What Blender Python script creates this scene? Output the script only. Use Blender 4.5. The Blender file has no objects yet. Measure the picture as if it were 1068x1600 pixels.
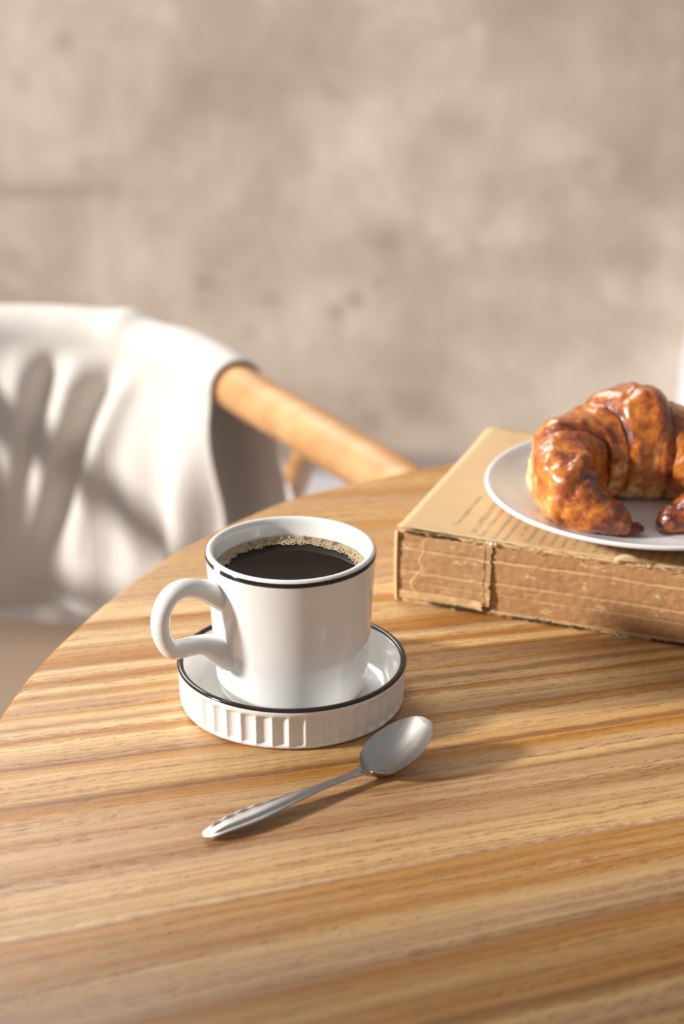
import bpy, bmesh, math, random
from mathutils import Vector, Matrix, noise
random.seed(7)
PI = math.pi
R = math.radians
sc = bpy.context.scene
C = sc.collection

# ------------------------------------------------------------------ camera
T = 0.740                       # table top height
CAMH = T + 0.4047
PITCH = R(22.07)
cd = bpy.data.cameras.new('camera'); cam = bpy.data.objects.new('camera', cd); C.objects.link(cam)
cam.location = (0, 0, CAMH); cam.rotation_euler = (PI/2 - PITCH, 0, 0)
cd.sensor_fit = 'VERTICAL'; cd.sensor_height = 36; cd.lens = 3000*36/1600
cd.clip_start = 0.01
cd.dof.use_dof = True; cd.dof.focus_distance = 0.835; cd.dof.aperture_fstop = 6.8
sc.camera = cam
# ------------------------------------------------------------------ light
w = bpy.data.worlds.new('world'); sc.world = w; w.use_nodes = True
bg = w.node_tree.nodes['Background']; bg.inputs[0].default_value = (0.96, 0.96, 1.0, 1); bg.inputs[1].default_value = 0.30
SUN_EL, SUN_AZ = R(22), R(11)    # azimuth: 0 = light coming exactly from the left, positive = from the camera's side
sd = bpy.data.lights.new('sun', 'SUN'); so = bpy.data.objects.new('sun', sd); C.objects.link(so)
sd.energy = 4.8; sd.color = (1.0, 0.975, 0.94); sd.angle = R(5)
SUNV = Vector((-math.cos(SUN_EL)*math.cos(SUN_AZ), -math.cos(SUN_EL)*math.sin(SUN_AZ), math.sin(SUN_EL)))
so.rotation_euler = SUNV.to_track_quat('Z', 'Y').to_euler(); so.location = (-1.5, 0.6, 2.2)
ld = bpy.data.lights.new('softbox', 'AREA'); lo = bpy.data.objects.new('softbox', ld); C.objects.link(lo)
ld.shape = 'RECTANGLE'; ld.size = 1.1; ld.size_y = 1.0; ld.energy = 26; ld.color = (1.0, .97, .94)
lo.location = (-.85, 2.3, 2.15); lo.rotation_euler = (Vector((-.85, 2.3, 2.15))-Vector((0, .8, .75))).to_track_quat('Z', 'Y').to_euler()
vs = sc.view_settings; vs.view_transform = 'Standard'; vs.look = 'None'; vs.gamma = 1; vs.use_curve_mapping = False
vs.exposure = 0.07

# ------------------------------------------------------------------ helpers
def ray(u, v):
    x = (u-534)/3000; y = -(v-800)/3000
    return Vector((x, math.cos(PITCH)+y*math.sin(PITCH), -math.sin(PITCH)+y*math.cos(PITCH)))
def at(u, v, z):                # point on the horizontal plane z (above the floor)
    r = ray(u, v); t = (z-CAMH)/r.z
    return Vector((r.x*t, r.y*t, z))
def srgb(r, g, b):
    f = lambda c: ((c/255+0.055)/1.055)**2.4 if c > 10 else c/255/12.92
    return (f(r), f(g), f(b), 1)
def link(name, me, mat, parent=None, smooth=True):
    o = bpy.data.objects.new(name, me); C.objects.link(o)
    if mat: me.materials.append(mat)
    if smooth:
        for p in me.polygons: p.use_smooth = True
    if parent: o.parent = parent
    return o
def mesh(name, vs_, fs, mat, parent=None, smooth=True):
    me = bpy.data.meshes.new(name); me.from_pydata([tuple(v) for v in vs_], [], fs)
    bm = bmesh.new(); bm.from_mesh(me); bmesh.ops.recalc_face_normals(bm, faces=bm.faces); bm.to_mesh(me); bm.free()
    me.update(); return link(name, me, mat, parent, smooth)
def tag(o, label=None, cat=None, group=None, kind=None):
    if label: o['label'] = label
    if cat: o['category'] = cat
    if group: o['group'] = group
    if kind: o['kind'] = kind
    return o
def empty(name, loc, label, cat, rz=0):
    o = bpy.data.objects.new(name, None); C.objects.link(o); o.location = loc; o.rotation_euler = (0, 0, rz)
    o.empty_display_size = .02
    return tag(o, label, cat)
def smoothstep(a, b, x):
    t = min(1, max(0, (x-a)/(b-a))); return t*t*(3-2*t)
def catmull(P, n):
    out = []; m = len(P)
    for i in range(m-1):
        p0 = P[max(i-1, 0)]; p1 = P[i]; p2 = P[i+1]; p3 = P[min(i+2, m-1)]
        for k in range(n):
            t = k/n
            out.append([0.5*((2*b)+(-a+c)*t+(2*a-5*b+4*c-d)*t*t+(-a+3*b-3*c+d)*t**3) for a, b, c, d in zip(p0, p1, p2, p3)])
    out.append(list(P[-1])); return out
def grid_faces(nu, nv, closed_u=False, closed_v=False):
    fs = []
    for i in range(nu if closed_u else nu-1):
        for j in range(nv if closed_v else nv-1):
            a = i*nv+j; b = ((i+1) % nu)*nv+j; c = ((i+1) % nu)*nv+(j+1) % nv; d = i*nv+(j+1) % nv
            fs.append((a, b, c, d))
    return fs
def lathe(name, prof, mat, parent, n=128, closed=False, fn=None, arc=None):
    vs_ = []
    full = arc is None
    N = n if full else n+1
    for i in range(N):
        a = 2*PI*i/n if full else arc[0]+(arc[1]-arc[0])*i/n
        for (r, z) in prof:
            rr = r+(fn(a, r, z) if fn else 0)
            vs_.append((rr*math.cos(a), rr*math.sin(a), z))
    fs = grid_faces(N, len(prof), closed_u=full, closed_v=closed)
    return mesh(name, vs_, fs, mat, parent)
def frames(P, up=Vector((0, 0, 1))):
    out = []
    for i, p in enumerate(P):
        t = (P[min(i+1, len(P)-1)]-P[max(i-1, 0)]).normalized()
        s = t.cross(up); s = s.normalized() if s.length > 1e-6 else Vector((1, 0, 0))
        out.append((p, t, s, s.cross(t)))
    return out
def tube(name, pts, mat, parent, n=20, up=Vector((0, 0, 1)), sub=8, squash=1.0, caps=True, world=True):
    """pts: (x,y,z,radius) control points"""
    Q = catmull(pts, sub) if sub > 1 else pts
    P = [Vector(q[:3]) for q in Q]
    vs_ = []
    for (p, t, s, b), q in zip(frames(P, up), Q):
        for k in range(n):
            a = 2*PI*k/n
            vs_.append(p+s*math.cos(a)*q[3]*squash+b*math.sin(a)*q[3])
    fs = grid_faces(len(P), n, closed_v=True)
    if caps:
        fs.append(tuple(range(n))); fs.append(tuple((len(P)-1)*n+k for k in range(n)))
    return mesh(name, vs_, fs, mat, parent)

# ------------------------------------------------------------------ materials
class NT:
    def __init__(s, name):
        s.m = bpy.data.materials.new(name); s.m.use_nodes = True; s.t = s.m.node_tree; s.n = s.t.nodes
        s.b = s.n['Principled BSDF']
    def new(s, typ, **kw):
        n = s.n.new(typ)
        for k, v in kw.items(): setattr(n, k, v)
        return n
    def lk(s, a, b): s.t.links.new(a, b)
    def math(s, op, a, b=None, c=None, clamp=False):
        n = s.new('ShaderNodeMath', operation=op); n.use_clamp = clamp
        for i, x in enumerate((a, b, c)):
            if x is None: continue
            if isinstance(x, (int, float)): n.inputs[i].default_value = x
            else: s.lk(x, n.inputs[i])
        return n.outputs[0]
    def ramp(s, fac, stops, interp='LINEAR'):
        n = s.new('ShaderNodeValToRGB'); cr = n.color_ramp; cr.interpolation = interp
        while len(cr.elements) < len(stops): cr.elements.new(0.5)
        for e, (p, c) in zip(cr.elements, sorted(stops, key=lambda q: q[0])):
            e.position = p; e.color = c if len(c) == 4 else (*c, 1)
        s.lk(fac, n.inputs[0]); return n.outputs[0]
    def noise(s, vec, scale, detail=3, rough=.5, dist=0):
        n = s.new('ShaderNodeTexNoise'); n.inputs['Scale'].default_value = scale; n.inputs['Detail'].default_value = detail
        n.inputs['Roughness'].default_value = rough; n.inputs['Distortion'].default_value = dist
        if vec is not None: s.lk(vec, n.inputs['Vector'])
        return n.outputs[0]
    def mix(s, fac, a, b, mode='MIX'):
        n = s.new('ShaderNodeMix', data_type='RGBA', blend_type=mode)
        for i, x in ((0, fac), (6, a), (7, b)):
            if isinstance(x, (int, float)): n.inputs[i].default_value = x
            elif isinstance(x, tuple): n.inputs[i].default_value = x
            else: s.lk(x, n.inputs[i])
        return n.outputs[2]
    def obj(s):
        return s.new('ShaderNodeTexCoord').outputs['Object']
    def geo(s):
        return s.new('ShaderNodeNewGeometry').outputs['Position']
    def mapping(s, vec, loc=(0, 0, 0), rot=(0, 0, 0), sca=(1, 1, 1)):
        n = s.new('ShaderNodeMapping'); n.inputs[1].default_value = loc; n.inputs[2].default_value = rot; n.inputs[3].default_value = sca
        s.lk(vec, n.inputs[0]); return n.outputs[0]
    def bump(s, h, strength, dist):
        n = s.new('ShaderNodeBump'); n.inputs['Strength'].default_value = strength; n.inputs['Distance'].default_value = dist
        s.lk(h, n.inputs['Height']); s.lk(n.outputs[0], s.b.inputs['Normal']); return n
    def set(s, **kw):
        for k, v in kw.items():
            i = s.b.inputs[k.replace('_', ' ')]
            if isinstance(v, (int, float, tuple)): i.default_value = v
            else: s.lk(v, i)
        return s.m

def mat_wood_table():
    g = NT('ash_veneer'); p = g.geo()
    sp = g.new('ShaderNodeSeparateXYZ'); g.lk(p, sp.inputs[0]); x, y = sp.outputs[0], sp.outputs[1]
    a, b = .606, .43
    # slow wander of the grain
    wv = g.noise(g.mapping(p, rot=(0, 0, R(-18)), sca=(1.6, 9, 1)), 1.0, 2, .5)
    wob = g.math('MULTIPLY', g.math('SUBTRACT', wv, .5), .009)
    wv2 = g.noise(g.mapping(p, rot=(0, 0, R(-18)), sca=(9, 60, 1)), 1.0, 2, .5)
    wob2 = g.math('MULTIPLY', g.math('SUBTRACT', wv2, .5), .0035)
    num = g.math('SUBTRACT', y, g.math('MULTIPLY', x, a)); den = g.math('SUBTRACT', 1.0, g.math('MULTIPLY', x, b))
    c0 = g.math('DIVIDE', num, den)
    wv3 = g.noise(g.mapping(p, rot=(0, 0, R(-18)), sca=(45, 420, 1)), 1.0, 3, .65)
    wob3 = g.math('MULTIPLY', g.math('SUBTRACT', wv3, .5), .0032)
    c = g.math('ADD', g.math('ADD', g.math('ADD', c0, wob), wob2), wob3)
    return g, c, c0, x, y, p

GRAIN = []     # filled below: (c, colour)
def grain_c(u, v):
    q = at(u, v, T); a, b = .606, .43
    return (q.y-a*q.x)/(1-b*q.x)
L1 = (228, 190, 138); L2 = (214, 172, 118); M1 = (203, 157, 98); O1 = (194, 140, 72); O2 = (182, 124, 54); B1 = (172, 126, 80); PK = (200, 160, 117); DK = (150, 104, 62)
marks = [ # pixel, colour of the wood there, read down the left side, then the lower half
 (600, 742, O1), (600, 757, L2), (560, 770, O1), (540, 783, PK), (520, 800, M1), (440, 815, L2), (380, 838, O1), (340, 852, PK), (300, 872, M1),
 (280, 893, PK), (240, 905, L2), (200, 935, PK), (195, 947, L1), (157, 968, L1), (157, 974, O2), (157, 980, O1), (157, 985, L2), (120, 1003, L1),
 (90, 1020, M1), (66, 1030, O1), (66, 1040, O2), (66, 1046, B1), (62, 1052, L1), (55, 1060, L1), (52, 1067, O2), (52, 1072, O1), (52, 1077, L2), (50, 1084, L1), (50, 1092, O1), (40, 1100, L2),
 (60, 1105, PK), (60, 1113, L2), (60, 1118, O1), (50, 1128, L1), (50, 1137, B1), (50, 1143, L1), (30, 1155, L1), (13, 1160, O2), (13, 1165, O1), (13, 1171, L1), (13, 1185, L2), (13, 1200, PK), (13, 1206, DK), (13, 1212, O1), (13, 1222, L2),
 (13, 1240, L2), (13, 1258, M1), (13, 1267, DK), (13, 1272, O1), (13, 1283, O2), (13, 1290, M1), (12, 1300, PK), (12, 1315, L2), (12, 1325, B1), (12, 1335, PK), (12, 1350, PK), (12, 1378, B1), (12, 1395, PK), (12, 1430, L2),
 (12, 1462, L2), (12, 1470, L1), (12, 1476, B1), (12, 1484, O1), (12, 1495, O1), (12, 1510, O2), (1059, 1300, M1), (1059, 1318, M1), (1059, 1332, O2), (1059, 1342, M1), (1059, 1352, L2), (1059, 1375, PK),
 (1059, 1395, PK), (1059, 1408, B1), (1059, 1416, O2), (1059, 1430, O1), (1059, 1455, M1), (1059, 1475, O1), (1059, 1500, O1), (1059, 1508, DK), (1059, 1518, O1), (1059, 1530, L2), (1059, 1560, PK), (1059, 1590, L2), (1059, 1640, O1), (1059, 1700, L2)]
def build_table_mat():
    g, c, c0, x, y, p = mat_wood_table()
    ms = sorted((grain_c(u, v), col) for u, v, col in marks)
    lo, hi = ms[0][0], ms[-1][0]
    # several colour ramps laid end to end (32 stops each at most)
    chunks = []; i = 0
    while i < len(ms)-1:
        chunks.append(ms[i:i+28]); i += 27
    col = None
    for k, ch in enumerate(chunks):
        a0, a1 = ch[0][0], ch[-1][0]
        f = g.math('DIVIDE', g.math('SUBTRACT', c, a0), a1-a0, clamp=True)
        r = g.ramp(f, [((q-a0)/(a1-a0), srgb(*cc)) for q, cc in ch])
        col = r if col is None else g.mix(g.math('GREATER_THAN', c, a0), col, r)
    # fine streaks and open pores along the grain
    comb = g.new('ShaderNodeCombineXYZ'); g.lk(g.math('MULTIPLY', x, 18.0), comb.inputs[0]); g.lk(g.math('MULTIPLY', c, 900.0), comb.inputs[1])
    st = g.noise(comb.outputs[0], 1.0, 3, .6)
    comb3 = g.new('ShaderNodeCombineXYZ'); g.lk(g.math('MULTIPLY', x, 5.0), comb3.inputs[0]); g.lk(g.math('MULTIPLY', c, 160.0), comb3.inputs[1])
    st3 = g.noise(comb3.outputs[0], 1.0, 3, .55)
    comb2 = g.new('ShaderNodeCombineXYZ'); g.lk(g.math('MULTIPLY', x, 90.0), comb2.inputs[0]); g.lk(g.math('MULTIPLY', c, 1500.0), comb2.inputs[1])
    po = g.noise(comb2.outputs[0], 1.0, 1, .5)
    comb4 = g.new('ShaderNodeCombineXYZ'); g.lk(g.math('MULTIPLY', x, 3.0), comb4.inputs[0]); g.lk(g.math('MULTIPLY', c, 230.0), comb4.inputs[1])
    belt = g.ramp(g.noise(comb4.outputs[0], 1.0, 1, .5), [(.50, (0, 0, 0)), (.66, (1, 1, 1))])
    pores = g.math('MULTIPLY', g.ramp(po, [(.56, (0, 0, 0)), (.66, (1, 1, 1))]), g.math('ADD', g.math('MULTIPLY', belt, .8), .12))
    col = g.mix(.75, col, g.ramp(st3, [(.3, (.70, .62, .55)), (.55, (1, 1, 1)), (.75, (1.10, 1.10, 1.08))]), 'MULTIPLY')
    col = g.mix(.6, col, g.ramp(st, [(.3, (.74, .69, .62)), (.6, (1.05, 1.05, 1.05))]), 'MULTIPLY')
    col = g.mix(g.math('MULTIPLY', pores, .75), col, srgb(118, 66, 30))
    cb5 = g.new('ShaderNodeCombineXYZ'); g.lk(g.math('MULTIPLY', x, 1.6), cb5.inputs[0]); g.lk(g.math('MULTIPLY', c, 380.0), cb5.inputs[1])
    ln = g.ramp(g.noise(cb5.outputs[0], 1.0, 2, .6), [(.52, (0, 0, 0)), (.56, (1, 1, 1)), (.62, (.1, .1, .1))])
    cb6 = g.new('ShaderNodeCombineXYZ'); g.lk(g.math('MULTIPLY', x, 160.0), cb6.inputs[0]); g.lk(g.math('MULTIPLY', c, 700.0), cb6.inputs[1])
    dash = g.ramp(g.noise(cb6.outputs[0], 1.0, 2, .6), [(.42, (.15, .15, .15)), (.54, (1, 1, 1))])
    ln = g.math('MULTIPLY', ln, dash)
    col = g.mix(g.math('MULTIPLY', ln, .78), col, srgb(128, 78, 42))
    hgt = g.math('SUBTRACT', g.math('MULTIPLY', st, .3), g.math('MULTIPLY', pores, .7))
    g.bump(hgt, .25, .0006)
    g.set(Base_Color=col, Roughness=.40, IOR=1.45, Specular_IOR_Level=.38)
    return g.m

def simple(name, col, rough=.5, **kw):
    g = NT(name); g.set(Base_Color=srgb(*col), Roughness=rough, **kw); return g.m

def mat_porcelain(name, col=(244, 243, 240)):
    g = NT(name)
    n = g.noise(g.obj(), 60, 3, .5)
    g.set(Base_Color=g.mix(n, srgb(*col), srgb(col[0]-4, col[1]-5, col[2]-7)), Roughness=.16, IOR=1.5, Coat_Weight=.3, Coat_Roughness=.06)
    g.bump(g.noise(g.obj(), 35, 2, .5), .05, .002); return g.m
M_porc = mat_porcelain('glazed_porcelain')
g = NT('black_glaze'); g.set(Base_Color=g.mix(g.noise(g.obj(), 300, 2), srgb(34, 27, 24), srgb(52, 42, 36)), Roughness=.13, IOR=1.5); M_black = g.m
g = NT('black_coffee'); g.set(Base_Color=srgb(16, 7, 5), Roughness=.03, IOR=1.30, Specular_IOR_Level=.22); g.bump(g.noise(g.obj(), 40, 2), .03, .002); M_coffee = g.m
g = NT('coffee_foam'); g.set(Base_Color=g.mix(g.noise(g.obj(), 500, 3), srgb(228, 208, 168), srgb(186, 158, 112)), Roughness=.35, Subsurface_Weight=.0); M_foam = g.m
g = NT('bubble_skin'); g.set(Base_Color=srgb(196, 178, 150), Roughness=.08, Transmission_Weight=.45, IOR=1.2); M_bubble = g.m

def mat_steel():
    g = NT('worn_steel'); o = g.obj()
    s = g.noise(g.mapping(o, sca=(60, 600, 60)), 1.0, 4, .6); n = g.noise(o, 90, 3, .6)
    g.set(Base_Color=g.mix(n, srgb(204, 198, 192), srgb(178, 172, 166)), Metallic=1.0,
          Roughness=g.math('ADD', g.math('MULTIPLY', s, .12), .26))
    g.bump(s, .08, .0003); return g.m
M_steel = mat_steel()

def mat_plaster():
    g = NT('mottled_plaster'); o = g.obj()
    big = g.noise(o, 2.2, 5, .6, .2); mid = g.noise(g.mapping(o, loc=(3, 1, 7)), 6.5, 6, .65, .2); fine = g.noise(o, 16, 5, .65)
    col = g.ramp(big, [(.30, srgb(150, 134, 120)), (.45, srgb(177, 161, 145)), (.58, srgb(197, 182, 165)), (.72, srgb(212, 199, 183))])
    col = g.mix(g.ramp(mid, [(.45, (0, 0, 0)), (.64, (.5, .5, .5))]), col, srgb(165, 146, 131))
    col = g.mix(g.ramp(mid, [(.28, (.5, .5, .5)), (.42, (0, 0, 0))]), col, srgb(218, 204, 186))
    col = g.mix(.40, col, g.ramp(fine, [(.3, (.80, .79, .78)), (.65, (1.08, 1.08, 1.08))]), 'MULTIPLY')
    spots = g.noise(g.mapping(o, loc=(1.7, 0, 4.4)), 9, 1, .4)
    col = g.mix(g.ramp(spots, [(.70, (0, 0, 0)), (.78, (.45, .45, .45))]), col, srgb(120, 104, 94))
    return g, o, col

def mat_paper(name, c1, c2, wear=None, scale=80, rough=.85, bump=.3):
    g = NT(name); o = g.obj()
    n = g.noise(o, scale, 5, .65); n2 = g.noise(g.mapping(o, loc=(5, 3, 1)), scale*.12, 3, .5)
    col = g.mix(n, srgb(*c1), srgb(*c2)); col = g.mix(.5, col, g.ramp(n2, [(.3, (.86, .84, .80)), (.7, (1.08, 1.07, 1.05))]), 'MULTIPLY')
    if wear:
        at_ = g.new('ShaderNodeAttribute'); at_.attribute_name = 'wear'
        col = g.mix(at_.outputs['Fac'], col, srgb(*wear))
    g.set(Base_Color=col, Roughness=rough, Specular_IOR_Level=.2); g.bump(n, bump, .0008); return g.m

def mat_linen():
    g = NT('cream_linen'); o = g.obj()
    a = g.noise(g.mapping(o, sca=(700, 90, 90)), 1.0, 2); b_ = g.noise(g.mapping(o, sca=(90, 90, 700)), 1.0, 2)
    n = g.math('ADD', g.math('MULTIPLY', a, .5), g.math('MULTIPLY', b_, .5))
    g.set(Base_Color=g.mix(n, srgb(226, 219, 210), srgb(208, 200, 190)), Roughness=.9, Specular_IOR_Level=.15, Sheen_Weight=.15)
    g.bump(n, .3, .001); return g.m
M_linen = mat_linen()

def mat_chair():
    g = NT('oiled_oak'); o = g.obj()
    n = g.noise(g.mapping(o, rot=(0, 0, R(58)), sca=(5, 45, 45)), 1.0, 3, .5)
    col = g.ramp(n, [(.3, srgb(186, 134, 82)), (.5, srgb(200, 150, 98)), (.7, srgb(210, 164, 112))])
    g.set(Base_Color=col, Roughness=.42); g.bump(n, .1, .001); return g.m
M_chair = mat_chair()

# ------------------------------------------------------------------ the setting
g = NT('pale_floor'); n_ = g.noise(g.obj(), 3, 4); g.set(Base_Color=g.mix(n_, srgb(206, 202, 206), srgb(190, 186, 190)), Roughness=.6); M_floor = g.m
M_shade_strip = simple('shade_strip_grey', (140, 130, 122), .8)

def box(name, cx, cy, cz, sx, sy, sz, mat, parent=None, bev=0, rz=0):
    bm = bmesh.new(); bmesh.ops.create_cube(bm, size=1); bmesh.ops.scale(bm, vec=(sx, sy, sz), verts=bm.verts)
    if bev: bmesh.ops.bevel(bm, geom=bm.edges[:], offset=bev, segments=3, affect='EDGES', profile=.5)
    me = bpy.data.meshes.new(name); bm.to_mesh(me); bm.free()
    o = link(name, me, mat, parent, smooth=False); o.location = (cx, cy, cz); o.rotation_euler = (0, 0, rz); return o

# back wall runs slightly away to the left; its right edge is cut in a soft curve
WA = at(400, 688, 0.045); WB = at(650, 709, 0.045)
wd = (WB-WA); wd.z = 0; wd.normalize(); WANG = math.atan2(wd.y, wd.x)
wn = Vector((wd.y, -wd.x, 0))            # towards the camera
def wall_pt(u, v):                        # pixel -> (s along wall, z)
    r = ray(u, v); cp = Vector((0, 0, CAMH)); t = (WA-cp).dot(wn)/r.dot(wn); p = cp+r*t
    return (p-Vector((WA.x, WA.y, p.z))).dot(wd), p.z
g, o_, col = mat_plaster()
sp_ = g.new('ShaderNodeSeparateXYZ'); g.lk(o_, sp_.inputs[0]); ws, wz = sp_.outputs[0], sp_.outputs[2]
spots = None
for u, v, rad, k in [(525, 487, .013, .5), (553, 468, .012, .55), (590, 441, .010, .45), (318, 441, .014, .4), (100, 66, .016, .35), (606, 375, .024, .35), (388, 520, .010, .3), (917, 257, .008, .3), (1000, 262, .007, .3), (580, 655, .018, .45), (318, 478, .010, .25), (700, 190, .05, .25), (640, 640, .035, .25), (745, 180, .03, .2)]:
    s0, z0 = wall_pt(u, v)
    dx = g.math('DIVIDE', g.math('SUBTRACT', ws, s0), rad*1.15); dz = g.math('DIVIDE', g.math('SUBTRACT', wz, z0), rad)
    e_ = g.math('MULTIPLY', g.math('EXPONENT', g.math('MULTIPLY', g.math('ADD', g.math('MULTIPLY', dx, dx), g.math('MULTIPLY', dz, dz)), -1.0)), k)
    spots = e_ if spots is None else g.math('MAXIMUM', spots, e_)
# faint joints where the plaster sheets meet
s1, z1 = wall_pt(150, 300); s2, z2 = wall_pt(330, 300); s3, z3 = wall_pt(150, 480)
dz = g.math('DIVIDE', g.math('SUBTRACT', wz, g.math('ADD', z1, g.math('MULTIPLY', g.math('SUBTRACT', ws, s1), (z2-z1)/(s2-s1)))), .012)
jn = g.math('MULTIPLY', g.math('EXPONENT', g.math('MULTIPLY', g.math('MULTIPLY', dz, dz), -1.0)), g.ramp(g.math('SUBTRACT', ws, s1-.5), [(.45, (.30, .30, .30)), (.70, (0, 0, 0))]))
dx = g.math('DIVIDE', g.math('SUBTRACT', ws, s1), .007)
jv = g.math('MULTIPLY', g.math('MULTIPLY', g.math('EXPONENT', g.math('MULTIPLY', g.math('MULTIPLY', dx, dx), -1.0)), g.math('LESS_THAN', wz, z1)), .16)
col = g.mix(g.math('MAXIMUM', spots, jn), col, srgb(112, 96, 86)); col = g.mix(jv, col, srgb(228, 216, 200))
g.set(Base_Color=col, Roughness=.9, Specular_IOR_Level=.2); g.bump(g.noise(o_, 12, 6, .6), .35, .01); M_wall = g.m
er = 1.6
wb = box('wall_back', 0, 0, 0, er+2.6, .03, 2.7, M_wall); wb.data.transform(Matrix.Translation(((er-2.6)/2, .015, 1.35)))
wb.location = (WA.x, WA.y, 0); wb.rotation_euler = (0, 0, WANG); tag(wb, kind='structure')
q = Vector((WA.x, WA.y, 0))+wd*((er-2.6)/2)+wn*.006
bb = box('shade_strip_back', q.x, q.y, .0225, er+2.6, .012, .045, M_shade_strip, rz=WANG); tag(bb, kind='structure')  # grey strip stands in for the shadow gap under the back wall
fl = box('floor', 0, 1.2, -.01, 7, 6.2, .02, M_floor); tag(fl, kind='structure')

wl = box('sun_blocker_left', -1.24, -.60, 1.35, .08, 1.90, 2.7, M_wall); tag(wl, kind='structure')  # unseen panel added to keep direct sun off the near tabletop
# ------------------------------------------------------------------ round table
tcx, tcy, TR = .2264, .7383, .3766
tbl = empty('round_table', (tcx, tcy, 0), 'round ash wood table with bold straight grain, holding the cup, spoon and book', 'table')
M_table = build_table_mat()
half = [(0, .3797), (-.085, .3690), (-.1668, .3370), (-.2014, .3175), (-.2389, .2950), (-.2677, .2697), (-.3074, .2184), (-.3287, .1798), (-.3492, .1324), (-.3690, .0717), (-.3787, .0208), (-.3870, -.045),
        (-.3900, -.13), (-.3870, -.22), (-.372, -.32), (-.335, -.42), (-.27, -.49), (-.17, -.535), (-.08, -.55), (0, -.552)]
hl = [q[:2] for q in catmull([(*q, 0) for q in half], 8)]
outl = hl+[(-x, y) for x, y in hl[-2:0:-1]]
V = []; nO = len(outl); prof = [(.022, T-.026), (.005, T-.018), (.0008, T-.010), (0, T-.005), (.0007, T-.0018), (.0025, T-.0003), (.0055, T), (.12, T)]
for i, (x, y) in enumerate(outl):
    a, b = Vector(outl[i-1]), Vector(outl[(i+1) % nO]); n = (b-a).normalized(); n = Vector((-n.y, n.x))   # inward or outward
    if n.dot(Vector((x, y+.09))) > 0: n = -n
    for d, z in prof: V.append((x+n.x*d, y+n.y*d, z))
fs = grid_faces(nO, len(prof), closed_u=True)
fs += [tuple(i*len(prof)+len(prof)-1 for i in range(nO)), tuple(i*len(prof) for i in range(nO))[::-1]]
mesh('tabletop', V, fs, M_table, tbl)
lathe('pedestal', [(0, .03), (.04, .03), (.032, .07), (.028, .3), (.028, .6), (.05, .70), (.12, .714), (0, .714)], M_chair, tbl, n=48)
lathe('foot_plate', [(0, 0), (.21, 0), (.214, .006), (.21, .013), (.06, .028), (.04, .034), (0, .034)], M_chair, tbl, n=64)

# ------------------------------------------------------------------ saucer
SX, SY = -.0225, .7748
sau = empty('ribbed_saucer', (SX, SY, T), 'straight-sided white ribbed saucer with a black rim, under the coffee cup', 'saucer')
NF = 44
def flute(a, r, z):
    if r < .0475 or z > .0180 or z < .0012: return 0
    wz = smoothstep(.0172, .0154, z)*smoothstep(.0018, .0036, z)
    f = (a*NF/(2*PI)) % 1.0
    return -.00150*wz*(1-abs(2*f-1)**2.2)
po = [(.030, .0004), (.0484, .0004), (.0496, .0009), (.0502, .0018), (.0504, .0024), (.0505, .0030), (.0506, .0036), (.0507, .005), (.0508, .0100), (.0509, .0148), (.0510, .0154), (.0510, .0160), (.0511, .0166), (.0512, .0172), (.0512, .0182), (.0513, .0193)]
pin = [(.0487, .0193), (.0476, .0172), (.0464, .012), (.045, .007), (.043, .0048), (.040, .0040), (.02, .0038), (0, .0038)]
lathe('dish', [(0, .0012), (.028, .0012)]+po+pin, M_porc, sau, n=NF*12, fn=flute)
lathe('rim_stripe', [(.0487, .0192), (.0514, .0192), (.0515, .0196), (.0513, .0201), (.0508, .02045), (.0495, .02045), (.0489, .0201), (.0486, .0196)], M_black, sau, n=192, closed=True)

# ------------------------------------------------------------------ mug
CZ = T+.0040
mug = empty('coffee_mug', (SX, SY, CZ), 'white glazed coffee mug with a thin black line below its lip', 'mug')
MH = .0699
out = [(.0, .0), (.026, .0), (.0272, .0006), (.0300, .0014), (.0322, .0034), (.0333, .0062), (.0339, .010), (.0352, .030), (.0365, .052), (.0370, .0610), (.0373, .0650), (.03745, .0675), (.0374, .0686), (.0371, .0694), (.0364, .0699), (.0355, .0700), (.0347, .0697), (.0341, .0690), (.0336, .0675), (.0330, .0600), (.0320, .045), (.0305, .012), (.0285, .0065), (.025, .0048), (0, .0045)]
lathe('cup_body', out, M_porc, mug, n=160)
# black line, missing for a few millimetres at the front left
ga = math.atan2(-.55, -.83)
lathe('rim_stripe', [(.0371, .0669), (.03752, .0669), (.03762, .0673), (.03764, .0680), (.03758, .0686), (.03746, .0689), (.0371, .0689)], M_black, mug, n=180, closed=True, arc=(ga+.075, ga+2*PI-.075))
# handle
haz = R(60); hd = Vector((-math.sin(haz), -math.cos(haz), 0))
hp = [(.0325, .0570, .0070), (.0375, .0600, .0058), (.0430, .0632, .0048), (.0500, .0656, .0043), (.0560, .0652, .0043), (.0605, .0616, .0043), (.0633, .0552, .0043), (.0635, .0480, .0043), (.0614, .0418, .0043), (.0580, .0382, .0045), (.0510, .0378, .0043), (.0450, .0374, .0045), (.0395, .0352, .0058), (.0325, .0310, .0085)]
hpts = [(hd.x*r, hd.y*r, z-.004, rad) for r, z, rad in hp]
P = catmull(hpts, 8); PV = [Vector(q[:3]) for q in P]
side = Vector((-hd.y, hd.x, 0)); vs_ = []
nseg = 24
for i, q in enumerate(P):
    t = (PV[min(i+1, len(PV)-1)]-PV[max(i-1, 0)]).normalized(); nrm = side.cross(t)
    for k in range(nseg):
        a = 2*PI*k/nseg
        vs_.append(PV[i]+side*math.cos(a)*q[3]*1.12+nrm*math.sin(a)*q[3]*.95)
mesh('handle', vs_, grid_faces(len(P), nseg, closed_v=True)+[tuple(range(nseg)), tuple((len(P)-1)*nseg+k for k in range(nseg))], M_porc, mug)

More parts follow.
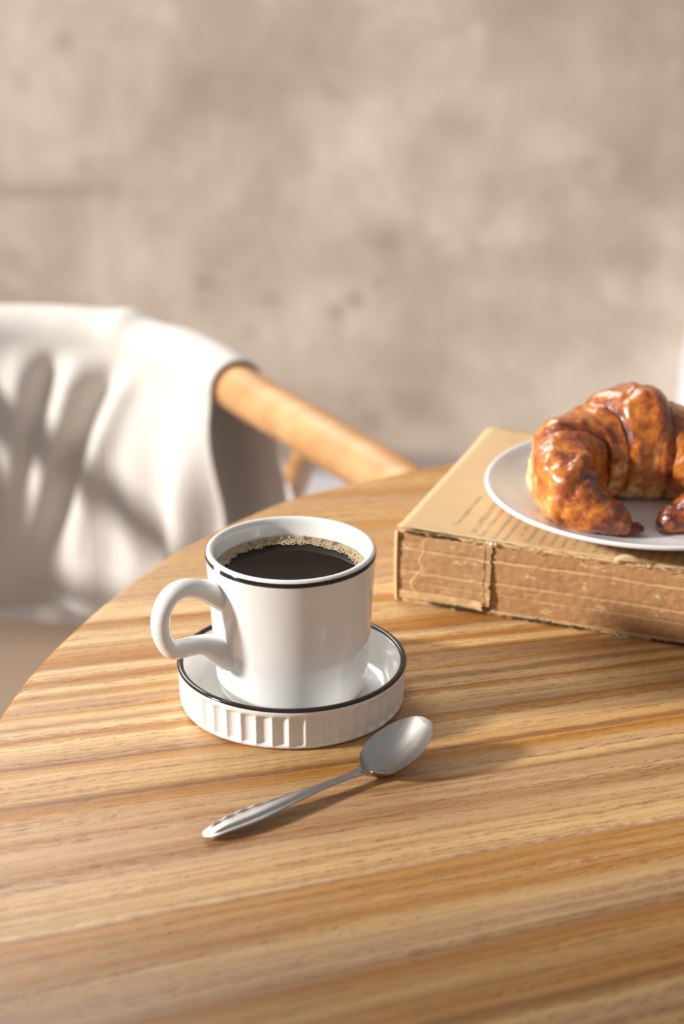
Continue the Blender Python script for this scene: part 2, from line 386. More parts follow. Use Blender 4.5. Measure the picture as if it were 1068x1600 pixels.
# coffee with its froth
CL = .0606
cof = empty('black_coffee', (SX, SY, CZ+CL-.003), 'black coffee with a crescent of tan froth, filling the white mug', 'coffee')
RC = .03290
lathe('liquid', [(0, -.012), (.0322, -.012), (RC-.0002, .0024), (RC-.0004, .0032), (.0312, .0030), (0, .0030)], M_coffee, cof, n=96)
bm = bmesh.new(); big = []
def froth_w(a):      # width of the froth band by angle (back of the cup widest)
    d = abs((a-R(92)+PI) % (2*PI)-PI)
    return max(0, .0072*(1-(d/R(112))**2.2)) + .0006*math.sin(a*9)+.0005*math.sin(a*23+1)
# froth film: uneven sheet along the wall
vsf = []; NA = 240; NRd = 8
for i in range(NA+1):
    a = R(-20)+R(224)*i/NA; wdt = max(.0006, froth_w(a)*.22)
    wdt *= .8+.35*noise.noise(Vector((math.cos(a)*14, math.sin(a)*14, 0)))
    for j in range(NRd):
        r = RC-.0002-wdt*j/(NRd-1)
        z = .0031+.0011*(1-(j/(NRd-1))**2)*(.5+.9*abs(noise.noise(Vector((a*40, j*1.3, 2)))))
        if j == NRd-1: z = .0029
        vsf.append((r*math.cos(a), r*math.sin(a), z))
tag(mesh('froth_film', vsf, grid_faces(NA+1, NRd), M_foam, cof), kind=None)
def ring(bm, x, y, z, r, th):   # one small open bubble: a raised ring
    N1, N2 = 10, 5; V = []
    for i in range(N1):
        a = 2*PI*i/N1
        for j in range(N2):
            b = 2*PI*j/N2; V.append(bm.verts.new((x+(r+th*math.cos(b))*math.cos(a), y+(r+th*math.cos(b))*math.sin(a), z+th*math.sin(b))))
    for f in grid_faces(N1, N2, True, True): bm.faces.new([V[q] for q in f])
placed = []
for tr in range(14000):
    a = R(-22)+R(228)*random.random(); wdt = froth_w(a)
    if wdt < .0008: continue
    u_ = random.random()**.8; r = RC-.0006-wdt*u_
    rad = random.uniform(.00025, .00060)*(1+.8*u_)
    x, y = r*math.cos(a), r*math.sin(a)
    if r+rad > RC: continue
    if any((x-p)**2+(y-q)**2 < (rad+s)**2*.62 for p, q, s in placed): continue
    placed.append((x, y, rad)); ring(bm, x, y, .0034+.0005*(1-u_), rad, .00016)
me = bpy.data.meshes.new('froth_bubbles'); bm.to_mesh(me); bm.free()
tag(link('froth_bubbles', me, M_foam, cof), kind='stuff')
for (a, rr, s) in [(80, .0300, .0016), (92, .0306, .0011), (99, .0298, .0012), (64, .0302, .0010), (113, .0303, .0009), (52, .0300, .0014), (128, .0303, .0013), (140, .0306, .0008)]:
    bm = bmesh.new(); bmesh.ops.create_uvsphere(bm, u_segments=16, v_segments=10, radius=s)
    bmesh.ops.translate(bm, vec=(rr*math.cos(R(a)), rr*math.sin(R(a)), .0038), verts=bm.verts)
    me = bpy.data.meshes.new('bubble'); bm.to_mesh(me); bm.free(); link('bubble', me, M_bubble, cof)

# ------------------------------------------------------------------ spoon
SA = R(37); send = at(318, 1308, T+.002)
spn = empty('teaspoon', (send.x, send.y, T), 'small worn steel teaspoon lying in front of the saucer', 'spoon', SA)
LH, LB = .0805, .0330          # handle, bowl lengths
def sp_half(s):
    if s < LH:
        K = [(0, .0012), (.002, .0030), (.006, .0040), (.014, .0052), (.024, .0056), (.034, .0048), (.044, .0036), (.054, .0026), (.064, .0020), (.073, .0021), (.0805, .0034)]
        for (a, p), (b, q) in zip(K, K[1:]):
            if s <= b: t = (s-a)/(b-a); return p+(q-p)*t
    t = (s-LH)/LB
    e = math.sqrt(max(0, 1-(2*t-1)**2)); return max(.0034*(1-t)**4, .0132*e**.94*(1.04-.14*t+.05*math.sin(PI*t)))
def sp_z(s):
    K = [(0, .0010), (.010, .0020), (.030, .0026), (.050, .0032), (.066, .0032), (.0790, .0034), (.086, .0050), (.098, .0098), (.1150, .0172)]
    for (a, p), (b, q) in zip(K, K[1:]):
        if s <= b: t = (s-a)/(b-a); return p+(q-p)*t
    return K[-1][1]
def sp_pt(s, x, top=True):    # x in -1..1 across
    h = sp_half(s); z = sp_z(s)
    z = (sp_z(max(0, s-.003))+z+sp_z(min(.1150, s+.003)))/3
    if s > LH-.004:
        t = (s-(LH-.004))/(LB+.004); dep = .0078*(math.sin(PI*min(1, t)**1.05))**1.0 if t < 1 else 0
        z -= dep*(1-abs(x)**2.1)
        th = .0011
        if not top: z -= th*(1-.75*x*x)
    else:
        if top:
            z += .0009*(1-x*x)*smoothstep(0, .01, s)
            m = smoothstep(.003, .008, s)*smoothstep(.060, .035, s)
            z -= .0007*m*math.exp(-((abs(x)-.62)/.13)**2)                                   # side groove
            z += .00055*m*smoothstep(.045, .02, s)*math.exp(-((x-.82)/.2)**2)*(.5+.5*math.cos(s*900))  # beaded relief
        else: z -= .0012*(1-.6*x*x)
    return Vector((s, h*x, z))
def sp_mesh(name, s0, s1, ns, nx=21):
    V = []
    for i in range(ns):
        s = s0+(s1-s0)*i/(ns-1)
        if s1 > .1: s = s0+(s1-s0)*math.sin(PI/2*i/(ns-1))**1.0
        for j in range(nx): V.append(sp_pt(s, -math.cos(PI*j/(nx-1)), True))
        for j in range(nx-2, 0, -1): V.append(sp_pt(s, -math.cos(PI*j/(nx-1)), False))
    n = 2*nx-2; fs = grid_faces(ns, n, closed_v=True)+[tuple(range(n)), tuple((ns-1)*n+k for k in range(n))]
    return mesh(name, V, fs, M_steel, spn)
sp_mesh('handle', 0, LH, 120, 25); sp_mesh('bowl', LH, LH+LB-.00005, 64, 33)
zmin = min(v.co.z for o in spn.children for v in o.data.vertices); spn.location.z = T-zmin+.0001
spn.location.z = max(spn.location.z, T)

# ------------------------------------------------------------------ book
BT = .040
bA = at(618, 825, T+BT); bang = R(-20.8)
bk = empty('old_book', (bA.x, bA.y, T), 'thick old yellowed book with a torn bare spine, lying under the plate', 'book', bang)
BW, BL = .160, .235            # width away from spine, length along spine
M_page = mat_paper('yellowed_page', (222, 190, 147), (211, 177, 132), scale=40, bump=.05)
M_edge = mat_paper('page_edges', (214, 180, 128), (186, 148, 98), scale=300)
M_spine = mat_paper('bare_spine', (200, 154, 108), (164, 119, 78), wear=(232, 196, 148), scale=260, bump=.6)
M_flap = mat_paper('spine_paper', (198, 158, 114), (172, 130, 88), wear=(234, 204, 158), scale=220, bump=.5)
M_torn = mat_paper('torn_paper', (228, 196, 146), (204, 166, 116), scale=250, bump=.6)
M_ink = simple('faded_ink', (166, 130, 90), .9)
M_gapshade = simple('gap_shade', (70, 46, 28), .95)
cnr = .006
def rr_outline(x0, x1, y0, y1, r, which):
    pts = []
    for (cx, cy, a0, rr) in [(x1, y0, -90, 0), (x1, y1, 0, r if 'tr' in which else 0), (x0, y1, 90, r if 'tl' in which else 0), (x0, y0, 180, 0)]:
        sx = -1 if cx == x1 else 1; sy = 1 if cy == y0 else -1
        if rr == 0: pts.append((cx, cy)); continue
        for k in range(7):
            a = R(a0+90*k/6); pts.append((cx+sx*rr+rr*math.cos(a), cy+sy*rr+rr*math.sin(a)))
    return pts
def slab(name, ol, z0, z1, mat, parent):
    n = len(ol); V = [(x, y, z0) for x, y in ol]+[(x, y, z1) for x, y in ol]
    fs = [tuple(range(n))[::-1], tuple(range(n, 2*n))]+[(k, (k+1) % n, n+(k+1) % n, n+k) for k in range(n)]
    return mesh(name, V, fs, mat, parent, smooth=False)
# page block: thin gatherings, slightly uneven at the edges
for k in range(14):
    z0 = .0022+k*(BT-.0028-.0022)/14; z1 = z0+(BT-.005)/14-.0001
    d = random.uniform(0, .0006)
    slab('gathering', rr_outline(.0012+d, BL-d, .0035, BW-.001-random.uniform(0, .0008), cnr, ('tr', 'tl')), z0, z1, M_edge, bk)
slab('back_board', rr_outline(.0, BL+.001, .001, BW, cnr, ('tr', 'tl')), .0004, .0020, M_torn, bk)
# top page: gently curled sheet
V = []; ol = rr_outline(0, BL, .0016, BW, .007, ('tr', 'tl'))
nu, nv = 70, 50
def page_z(x, y):
    z = BT-.0006+.0003*noise.noise(Vector((x*30, y*30, 5)))
    z += .0011*smoothstep(.07, 0, x)*smoothstep(.012, .0, y)
    z += .0012*smoothstep(.03, 0, x)*smoothstep(.12, .16, y)
    return z
for i in range(nu):
    for j in range(nv):
        x = BL*i/(nu-1); y = .0016+(BW-.0016)*j/(nv-1)
        cx = min(max(x, .007), BL-.007); cy = min(y, BW-.007)
        if y > BW-.007 and (x < .007 or x > BL-.007):
            d = Vector((x-cx, y-cy)); m = max(abs(d.x), abs(d.y))
            if d.length > 0: d = d*(m/d.length); x, y = cx+d.x, cy+d.y
        y -= .0007*smoothstep(.01, 0, y)*noise.noise(Vector((x*180, 0, 0)))*2
        V.append((x, y, page_z(x, y)))
pg = mesh('top_page', V, grid_faces(nu, nv), M_page, bk)
md = pg.modifiers.new('s', 'SOLIDIFY'); md.thickness = .00025; md.offset = 0
# spine: bulging, creased, cracked
def fx(x): return noise.noise(Vector((x*90, 3.1, 0)))
cracks = [(.745, 0, .85), (.43, .03, .65), (.27, .05, .4)]
def spine_pt(x, t, lift=0.0):
    """x along, t 0 (bottom)..1 (top) -> point and wear"""
    y = -.0018*math.sin(PI*t)**.6
    n1 = noise.noise(Vector((x*60, t*3, 0))); n2 = noise.noise(Vector((x*260, t*14, 4)))
    y += -.0005*n1-.00022*n2
    wear = 0
    for c, sl, amt in cracks:
        tc = c+.012*noise.noise(Vector((x*25, c*9, 2)))+.010*noise.noise(Vector((x*160, c*9, 7)))-sl*(x-.1)
        d = (t-tc)/.010
        a = amt*(.45+.75*noise.noise(Vector((x*70, c*30, 1)))+.35)
        y -= .0004*math.exp(-d*d)*amt; y += .0005*math.exp(-((d-2.2)/1.5)**2)*amt
        wear = max(wear, a*math.exp(-d*d))
    # raised bands across the spine
    for bx, hw in ((.046, .0001), (.160, .0016)):
        d = (x-bx+.001*noise.noise(Vector((t*8, bx, 0))))/hw
        y -= .0007*math.exp(-d*d); wear = max(wear, .55*math.exp(-d*d)*(.6+.6*noise.noise(Vector((x*300, t*20, 9)))))
    sc_ = noise.noise(Vector((x*110, t*11, 12)))*.6+noise.noise(Vector((x*420, t*34, 3)))*.5
    wear = max(wear, smoothstep(.28, .55, sc_)*.7)
    edge = smoothstep(.92, 1.0, t+.03*noise.noise(Vector((x*200, 0, 8))))+smoothstep(.07, .0, t+.03*noise.noise(Vector((x*200, 5, 8))))
    wear = max(wear, min(1, edge)*.8)
    z = .0012+(BT-.0022)*t+.0005*noise.noise(Vector((x*230, 0, 3)))*(smoothstep(.9, 1, t)+smoothstep(.1, 0, t))
    return Vector((x, y+.0022-lift, z)), min(1, max(0, wear))
def spine_sheet(name, x0, x1, t0, t1, lift, mat, nu, nv, el=None, er_=None, thick=.0004):
    V = []; W = []
    for i in range(nu):
        for j in range(nv):
            t = t0(0) + 0 if callable(t0) else t0
            v = j/(nv-1)
            tt = t0+(t1-t0)*v
            a = x0+(el(tt) if el else 0); b = x1+(er_(tt) if er_ else 0)
            x = a+(b-a)*i/(nu-1)
            tl = lift*(1+1.1*smoothstep(.86, 1, i/(nu-1))*smoothstep(.7, .1, tt))
            p, w_ = spine_pt(x, tt, tl); 
            if er_ and i >= nu-2: w_ = max(w_, .9)
            if el and i <= 1: w_ = max(w_, .8)
            V.append(p); W.append(w_)
    o = mesh(name, V, grid_faces(nu, nv), mat, bk)
    at_ = o.data.attributes.new('wear', 'FLOAT', 'POINT'); at_.data.foreach_set('value', W)
    if thick:
        md = o.modifiers.new('s', 'SOLIDIFY'); md.thickness = thick; md.offset = 1 if False else 0
    return o
spine_sheet('spine', 0, BL, 0.0, 1.0, 0, M_spine, 620, 70, thick=0)
jag = lambda k, s: (lambda t: s*noise.noise(Vector((t*14, k, 0)))+s*.5*noise.noise(Vector((t*45, k, 2))))
# left stretch of the spine still carries a second paper layer
spine_sheet('spine_lining', .012, .0495, .10, .955, .0010, M_flap, 160, 60,
            el=lambda t: .0045*noise.noise(Vector((t*5, 1, 0)))+.008*(t-.5)+.0012*noise.noise(Vector((t*30, 1, 4))), er_=jag(3, .0012))
spine_sheet('torn_corner', -.0005, .013, .12, .86, .0004, M_flap, 60, 50,
            el=lambda t: .001*noise.noise(Vector((t*20, 5, 0))), er_=lambda t: .0045*noise.noise(Vector((t*5, 1, 0)))+.008*(t-.5)-.0008+.001*noise.noise(Vector((t*26, 8, 4))))
spine_sheet('torn_strip', .002, .046, .035, .16, .0011, M_torn, 120, 12, el=jag(7, .002), er_=jag(8, .004), thick=.0006)
spine_sheet('torn_strip', .050, BL, .0, .045, .0009, M_torn, 300, 6, thick=.0005)
spine_sheet('torn_strip', .002, BL, .958, 1.0, .0003, M_torn, 320, 6, thick=.0005)
# exposed left end of the spine: folded gatherings edge
V = []
for i in range(26):
    t = i/25
    for j in range(6):
        a = -PI/2-PI/2*j/5*1.0
        rr = .0024+.0003*noise.noise(Vector((t*30, j, 0)))
        V.append((.0012+rr*math.cos(a)*.9, .0026+rr*math.sin(a)*1.2-.0012*math.sin(PI*t)**.6, .0012+(BT-.0026)*t))
mesh('spine_end', V, grid_faces(26, 6), M_torn, bk)
# dark slivers stand in for shade under the top page and above the board
def strip(name, x0, x1, z, zh, yoff, mat):
    V = []; n = 40
    for i in range(n):
        x = x0+(x1-x0)*i/(n-1); h = zh*math.sin(PI*i/(n-1))**.5+.00005
        zz = z+.0003*noise.noise(Vector((x*100, z*100, 0)))
        V += [(x, yoff, zz-h/2), (x, yoff, zz+h/2), (x, yoff+.002, zz+h/2), (x, yoff+.002, zz-h/2)]
    return mesh(name, V, grid_faces(n, 4, closed_v=True), mat, bk)
strip('gap_shade_strip', .0045, .032, BT-.0014, .0009, -.0006, M_gapshade)
strip('gap_shade_strip', .018, .049, .0022, .0014, -.0010, M_gapshade)
strip('gap_shade_strip', .055, .10, .0013, .0007, -.0002, M_gapshade)
strip('gap_shade_strip', .13, .20, .0012, .0007, -.0002, M_gapshade)
# frayed paper shreds along both edges of the spine
bm = bmesh.new()
for k in range(230):
    x = random.uniform(.004, BL-.004); top = random.random() < .6
    z = BT-.0012+random.uniform(-.0014, .0006) if top else .0018+random.uniform(-.001, .0012)
    y = random.uniform(-.0012, .0006); L = random.uniform(.0008, .0038); h = random.uniform(.0003, .0010)
    a = random.uniform(-.4, .4); dz = random.uniform(-.0004, .0007)
    p = [Vector((x, y, z)), Vector((x+L, y+L*a*.4, z+dz)), Vector((x+L*.8, y-.0004+L*a*.4, z+dz+h)), Vector((x+L*.1, y-.0002, z+h*.7))]
    vv = [bm.verts.new(q) for q in p]; bm.faces.new(vv)
    vv2 = [bm.verts.new(q+Vector((0, .0002, 0))) for q in p]; bm.faces.new(vv2[::-1])
me = bpy.data.meshes.new('frayed_shreds'); bm.to_mesh(me); bm.free()
tag(link('frayed_shreds', me, M_torn, bk, False), kind='stuff')
# binding threads
def th_pts(L):
    return [(x, y, z, .00030) for x, y, z in L]
M_thread = simple('binding_thread', (238, 220, 188), .8)
tube('binding_thread', th_pts([(.110, .0002, BT-.0006), (.1125, -.0020, BT+.0026), (.117, -.0030, BT+.0046), (.1215, -.0026, BT+.0030), (.1255, -.0002, BT-.0006)]), M_thread, bk, n=6)
tube('binding_thread', th_pts([(.1105, -.0002, BT-.0008), (.1135, -.0026, BT+.0022), (.1175, -.0034, BT+.0038), (.1215, -.0030, BT+.0020), (.1240, -.0010, BT-.0006)]), M_thread, bk, n=6)
tube('binding_thread', th_pts([(.112, .0006, .0022), (.115, -.0016, .0006), (.119, -.0012, .0010)]), M_thread, bk, n=6)
M_glue = simple('dried_glue', (246, 232, 206), .5)
for (gx, gz, gr) in ((.0495, BT-.001, .0011), (.0515, BT-.0008, .0008), (.0475, BT-.0004, .0006)):
    bm = bmesh.new(); bmesh.ops.create_icosphere(bm, subdivisions=3, radius=gr)
    for v in bm.verts: v.co *= 1+.35*noise.noise(v.co*1500)
    bmesh.ops.translate(bm, vec=(gx, -.0004, gz), verts=bm.verts); me = bpy.data.meshes.new('dried_glue'); bm.to_mesh(me); bm.free(); link('dried_glue', me, M_glue, bk)
# printed text: lines run away from the spine
LINES = [(.0275, .0150, 'Tomo segundo, l\u2019escena', .0052), (.0385, .0085, 'LA COMEDIA MODERNA', .0062), (.0435, .0052, 'Cinq \u2014 ) l\u2019acte a la lettre', .0050), (.0500, .0048, 'R un mouvement de la', .0048),
         (.0555, .0042, 'Nous composons toute la', .0050), (.0610, .0140, 'a    tout   ce', .0046), (.0665, .0070, 'Documents de la scene', .0050), (.0725, .0065, 'a parler, monsieur', .0048), (.0780, .0065, 'Ces pieces, une', .0048),
         (.0835, .0060, 'Lecture a voix', .0048), (.0890, .0062, '2  Moment', .0048), (.0945, .0062, 'a  Le roi', .0048)]
words = 'le monde est grand et la vie passe comme un songe dans la nuit des jours anciens que la mer porte au loin vers la cote'.split()
for k in range(24):
    random.shuffle(words); LINES.append((.1000+k*.0053, .0062+random.choice((0, 0, .002)), ' '.join(words[:5]), .0048))
for k, (lx, ly, txt, sz) in enumerate(LINES):
    if lx > BL-.006: break
    cu = bpy.data.curves.new('tmp', 'FONT'); cu.body = txt; cu.size = sz*.82; cu.resolution_u = 1
    to = bpy.data.objects.new('tmp', cu); C.objects.link(to)
    dg = bpy.context.evaluated_depsgraph_get(); me = bpy.data.meshes.new_from_object(to.evaluated_get(dg)); bpy.data.objects.remove(to)
    for v in me.vertices:
        x, y = lx-v.co.y, ly+v.co.x      # turned so the letters' tops point to the left
        v.co = (x, y, page_z(x, y)+.00020)
    me.name = 'printed_line'; link('printed_line', me, M_ink, bk, False)

# ------------------------------------------------------------------ plate
PX, PY = .1559, .9033
PZ = T+BT+.0002
M_plate = mat_porcelain('plate_glaze', (240, 238, 238))
pl = empty('white_plate', (PX, PY, PZ), 'plain white round plate on the old book, under the croissant', 'plate')
lathe('plate_body', [(0, .0005), (.045, .0005), (.047, 0), (.050, 0), (.052, .0010), (.066, .0065), (.078, .0105), (.0826, .0122), (.0838, .0132), (.0837, .0142), (.0826, .0148), (.0812, .0143), (.078, .0122), (.070, .0082), (.060, .0052), (.048, .0040), (.02, .0037), (0, .0037)], M_plate, pl, n=192)

# ------------------------------------------------------------------ croissant
cro = empty('glazed_croissant', (.148, .902, PZ+.0044), 'glossy golden brown croissant with curled tips, on the white plate', 'croissant')
def mat_croissant():
    g = NT('baked_glaze'); o = g.obj()
    at_ = g.new('ShaderNodeAttribute'); at_.attribute_name = 'bake'; bk_ = at_.outputs['Fac']
    n1 = g.noise(o, 55, 4, .6, .6); n2 = g.noise(g.mapping(o, loc=(.3, .1, .7)), 190, 4, .65, .4)
    v = g.math('ADD', bk_, g.math('ADD', g.math('MULTIPLY', g.math('SUBTRACT', n1, .47), 1.15), g.math('MULTIPLY', g.math('SUBTRACT', n2, .5), 1.0)))
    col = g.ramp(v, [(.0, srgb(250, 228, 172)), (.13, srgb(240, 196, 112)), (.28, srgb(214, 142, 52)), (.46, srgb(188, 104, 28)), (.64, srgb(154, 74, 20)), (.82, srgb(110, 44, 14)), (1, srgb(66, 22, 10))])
    g.set(Base_Color=col, Roughness=.36, IOR=1.45, Coat_Weight=.85, Coat_Roughness=.09, Subsurface_Weight=.0)
    h = g.math('ADD', g.math('MULTIPLY', n1, .6), g.math('MULTIPLY', n2, .5))
    g.bump(h, .55, .0022); return g.m
M_cro = mat_croissant()
# centre line (x,y) relative to the empty, half width, half height
CL_ = [(-.0070, -.0412, .0048, .0030), (-.0135, -.0405, .0076, .0054), (-.0215, -.0380, .0106, .0090), (-.0300, -.0315, .0142, .0148), (-.0362, -.0210, .0166, .0184), (-.0368, -.0070, .0182, .0205), (-.0290, .0070, .0196, .0218), (-.0155, .0145, .0206, .0228),
       (.0000, .0160, .0210, .0232), (.0180, .0145, .0205, .0224), (.0330, .0050, .0190, .0205), (.0420, -.0080, .0175, .0185), (.0410, -.0210, .0155, .0155), (.0320, -.0300, .0122, .0115), (.0200, -.0345, .0086, .0070), (.0110, -.0365, .0056, .0040), (.0050, -.0372, .0030, .0022)]
Q = catmull(CL_, 18); NS = len(Q); NTH = 120
seams = [.20, .345, .452, .565, .69, .82]          # fractions where one rolled layer ends
V = []; BK = []
PVs = [Vector((q[0], q[1], 0)) for q in Q]
for i, q in enumerate(Q):
    s = i/(NS-1)
    t = (PVs[min(i+1, NS-1)]-PVs[max(i-1, 0)]).normalized(); sd_ = Vector((t.y, -t.x, 0))
    for k in range(NTH):
        th = 2*PI*k/NTH; cx, cz = math.cos(th), math.sin(th)
        wob = .016*math.sin(th*2+1)+.020*cx
        st = 0; dark = 0
        for kk, sm in enumerate(seams):
            loc = sm+wob+.010*noise.noise(Vector((th*1.5, kk*3.3, 0))); d = s-loc
            if sm > .5:                      # steps fall away from the middle
                st += -.0010*smoothstep(-.004, .006, d); m = d
            else:
                st += -.0010*smoothstep(.004, -.006, d); m = -d
            st -= .0010*math.exp(-(m-.004)**2/.00004); st += .0006*math.exp(-(m+.018)**2/.0002)
            dark = max(dark, math.exp(-((m-.002)/.0075)**2)*(.34 if kk else .12)*(.7+.6*noise.noise(Vector((th*3, kk, 1)))))
        st *= smoothstep(.04, .30, min(s, 1-s))*.95+.05
        st += .0030*max(0, math.exp(-((s-.515-wob)/.050)**2))*max(0, cz+.3)
        a, h = q[2]+st+.0022, q[3]+st+.0022
        ee = min(i, NS-1-i)/16; rd = math.sqrt(max(.02, 1-(1-min(1, ee))**2)); a *= rd; h *= rd
        # rounded flattened section standing on the plate
        e = .9 if cz > 0 else .82
        px = a*math.copysign(abs(cx)**e, cx); pz = h*math.copysign(abs(cz)**e, cz)
        base = Vector((q[0], q[1], q[3]*.93+(st+.0022)*.93*rd)); p = base+sd_*px+Vector((0, 0, pz))
        nn = noise.noise(p*75)*.0014+noise.noise(p*190+Vector((3, 1, 5)))*.0009+abs(noise.noise(p*420))*.0006
        p += (sd_*cx+Vector((0, 0, cz)))*nn
        if p.z < 0: p.z = 0
        V.append(p)
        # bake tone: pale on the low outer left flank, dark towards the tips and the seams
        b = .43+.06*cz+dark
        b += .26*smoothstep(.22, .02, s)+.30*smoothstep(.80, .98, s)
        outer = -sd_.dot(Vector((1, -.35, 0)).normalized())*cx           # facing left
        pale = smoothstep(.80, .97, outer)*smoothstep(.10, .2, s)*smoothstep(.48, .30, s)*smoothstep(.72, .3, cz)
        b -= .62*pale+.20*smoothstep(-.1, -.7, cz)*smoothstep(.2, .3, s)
        BK.append(b)
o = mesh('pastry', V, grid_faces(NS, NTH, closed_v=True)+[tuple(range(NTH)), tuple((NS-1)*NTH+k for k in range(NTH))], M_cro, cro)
o.data.attributes.new('bake', 'FLOAT', 'POINT').data.foreach_set('value', BK)
M_syrup = simple('dark_syrup', (120, 52, 20), .06, Transmission_Weight=.25, IOR=1.45)
bm = bmesh.new(); bmesh.ops.create_icosphere(bm, subdivisions=4, radius=1)
for v in bm.verts:
    c = v.co.copy(); v.co = Vector((c.x*.0062, c.y*.0042, max(c.z, -.2)*.0036))*(1+.18*noise.noise(c*2.2))
    v.co += Vector((-.0080, -.0425, .0026))
me = bpy.data.meshes.new('syrup_drip'); bm.to_mesh(me); bm.free(); link('syrup_drip', me, M_syrup, cro)

# ------------------------------------------------------------------ chair
RZ = .685
ch = empty('wooden_armchair', (-.28, 1.22, 0), 'round-backed light oak armchair behind the table, draped with the cream cloth', 'chair')
def loc(p): return (p[0]+.28, p[1]-1.22, p[2])
rail_px = [(0, 518), (100, 522), (200, 535), (300, 568), (360, 600), (396, 622), (468, 664), (540, 708), (600, 743)]
rw = [at(u, v, RZ) for u, v in rail_px]
right = [tuple(p) for p in rw]+[(.044, 1.165, RZ), (.058, 1.12, RZ)]
cxr = -.2835
left = [(2*cxr-p[0], p[1], p[2]) for p in right[1:]][::-1]
allp = left+right
RAIL = [(*loc(p), .0178) for p in allp]
RAIL[0] = (*RAIL[0][:3], .012); RAIL[-1] = (*RAIL[-1][:3], .012)
tube('curved_rail', RAIL, M_chair, ch, n=32, sub=8)
for sgn in (1, -1):
    jt = at(483, 700, RZ-.008)
    pts = [Vector((jt.x, jt.y, RZ-.004)), at(462, 750, .60), at(440, 800, .525)]
    d = (pts[2]-pts[1]); pts.append(pts[2]+d*.9); pts.append(Vector((pts[3].x-.004, pts[3].y+.01, .22))); pts.append(Vector((pts[3].x+.02, pts[3].y+.02, 0)))
    L = [(*loc((p.x if sgn == 1 else 2*cxr-p.x, p.y, p.z)), r) for p, r in zip(pts, (.0100, .0110, .0120, .0140, .0135, .010))]
    tube('leg', L, M_chair, ch, n=20, sub=6)
    fx_ = [Vector((cxr+.19, 1.02, .43)), Vector((cxr+.20, 1.00, .22)), Vector((cxr+.21, .985, 0))]
    tube('leg', [(*loc((p.x if sgn == 1 else 2*cxr-p.x, p.y, p.z)), r) for p, r in zip(fx_, (.014, .013, .010))], M_chair, ch, n=16, sub=4)
M_seat = simple('woven_seat', (158, 134, 114), .85)
so_ = lathe('seat', [(0, .425), (.20, .425), (.22, .432), (.225, .442), (.215, .452), (.15, .458), (0, .455)], M_seat, ch, n=64); so_.location = (cxr+.28, .03, 0)
# ------------------------------------------------------------------ vase cut off by the right border
vc = at(1159, 646, .19)
va = empty('floor_vase', (vc.x, vc.y, 0), 'white round vase by the back wall, cut off by the right border', 'vase')
vp = [(0, .004), (.055, .0), (.062, .004), (.078, .06), (.092, .13), (.096, .19), (.0955, .23), (.092, .283), (.082, .367), (.062, .44), (.042, .48), (.036, .51), (.040, .53), (.036, .531), (.031, .51), (.036, .48), (.055, .44), (.074, .367), (.086, .23), (.07, .06), (0, .02)]
lathe('vase_body', [(q[0], q[1]) for q in catmull([(*q, 0) for q in vp], 4)], mat_porcelain('pale_vase_glaze', (206, 209, 220)), va, n=64)
# ------------------------------------------------------------------ cloth over the chair back
def rail_curve():
    P = catmull([(*p, 0) for p in allp], 12); return [Vector(p[:3]) for p in P]
RCV = rail_curve(); RLEN = [0]
for a_, b_ in zip(RCV, RCV[1:]): RLEN.append(RLEN[-1]+(b_-a_).length)
def rail_at(s):
    s = min(max(s, 0), RLEN[-1]-1e-6)
    lo, hi = 0, len(RLEN)-1
    while hi-lo > 1:
        m = (lo+hi)//2
        if RLEN[m] <= s: lo = m
        else: hi = m
    f = (s-RLEN[lo])/(RLEN[hi]-RLEN[lo]); p = RCV[lo].lerp(RCV[hi], f)
    a = RCV[max(lo-6, 0)]; b = RCV[min(hi+6, len(RCV)-1)]
    return p, (b-a).normalized()
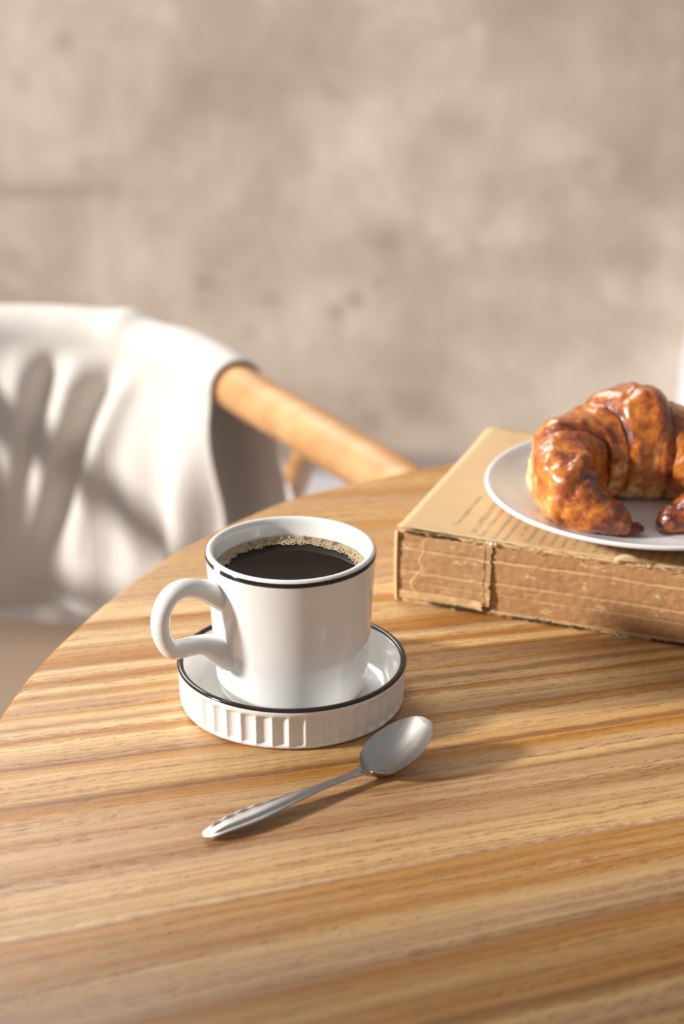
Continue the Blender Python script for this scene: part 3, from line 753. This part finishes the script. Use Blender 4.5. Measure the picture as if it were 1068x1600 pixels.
# s of the cloth's right end
tgt = at(372, 606, RZ); SE = min(range(len(RCV)), key=lambda i: (RCV[i]-tgt).length); SE = RLEN[SE]
S0 = SE-.38
mid = RLEN[-1]/2
FR = .019+.003
def gauss(x, m, s): return math.exp(-((x-m)/s)**2)
V = []; NSs, NB, NA_, NF_ = 220, 60, 24, 110
LB_, LF_ = .30, .228
cloth_rows = NB+NA_+NF_
for i in range(NSs):
    e = i/(NSs-1); s = S0+(SE-S0)*e
    for j in range(cloth_rows):
        if j < NB:                                   # back hanging part
            d = LB_*(1-j/NB); p, t = rail_at(s); n = Vector((t.y, -t.x, 0))      # n points to the inside (camera)
            fan = .08*d/LB_*smoothstep(.55, 1, e)
            p = p+t*fan
            fold = .010*math.sin(s*70+d*6)*smoothstep(0, .15, d)*(.6+.6*e)+.006*math.sin(s*31+2)*smoothstep(0, .2, d)
            q = p-n*(FR+.006*smoothstep(0, .1, d)+fold*.8+abs(fold)*.2); q.z = RZ-d
        elif j < NB+NA_:
            a = PI*(j-NB)/NA_; p, t = rail_at(s); n = Vector((t.y, -t.x, 0))
            puff = FR+.0022*noise.noise(Vector((s*22, 0, 0)))*math.sin(a)+.005*math.sin(a)*gauss(s, SE-.150, .014)
            q = p-n*puff*math.cos(a); q.z = RZ+puff*math.sin(a)
        else:
            d = LF_*(j-NB-NA_)/(NF_-1); p, t = rail_at(s); n = Vector((t.y, -t.x, 0))
            g_ = smoothstep(0, .10, d)
            fold = 0
            # slanting folds that start at the pinch on the rail
            r0 = SE-s                                  # distance from the right edge
            r3 = smoothstep(0, .035, d); fd = smoothstep(.26, .10, d)
            fold += .012*gauss(r0, .180+.38*d, .015+.05*d)*r3*fd
            fold -= .011*gauss(r0, .143+.45*d, .013+.04*d)*r3*fd
            fold += .007*gauss(r0, .116+.45*d, .012+.04*d)*r3*fd
            fold += .011*gauss(r0, .240+.18*d, .016+.04*d)*r3
            fold -= .010*gauss(r0, .210+.22*d, .011+.03*d)*r3*fd
            fold += .010*gauss(r0, .360+.10*d, .02)*g_
            fold += .006*gauss(r0, .130+.10*d, .030)*g_-.005*gauss(r0, .095-.05*d, .018)*g_
            fold += .004*gauss(r0, .055, .016)*g_
            fold += .003*math.sin(s*95+d*9)*g_
            edge_ = smoothstep(.045, 0, r0)             # right border turns back to the rail
            q = p+n*(FR+.010*g_+.06*d*smoothstep(.0, .2, r0)+fold-.022*edge_*smoothstep(.02, .12, d)); q.z = RZ-d
            q += t*(-.10*d*edge_)
        q += Vector((0, 0, .002*noise.noise(q*18)))
        V.append(q)
cl = empty('cream_cloth', (-.2, 1.4, 0), 'cream linen cloth draped over the back of the oak chair', 'cloth')
o = mesh('cloth', [v-Vector((-.2, 1.4, 0)) for v in V], grid_faces(NSs, cloth_rows), M_linen, cl)
md = o.modifiers.new('s', 'SOLIDIFY'); md.thickness = .0022; md.offset = 0
md = o.modifiers.new('ss', 'SUBSURF'); md.levels = 1; md.render_levels = 1
# single-mesh thing: keep it as one object
bpy.data.objects.remove(cl)
o.name = 'cream_cloth'; o.location = (-.2, 1.4, 0); tag(o, 'cream linen cloth draped over the back of the oak chair', 'cloth')
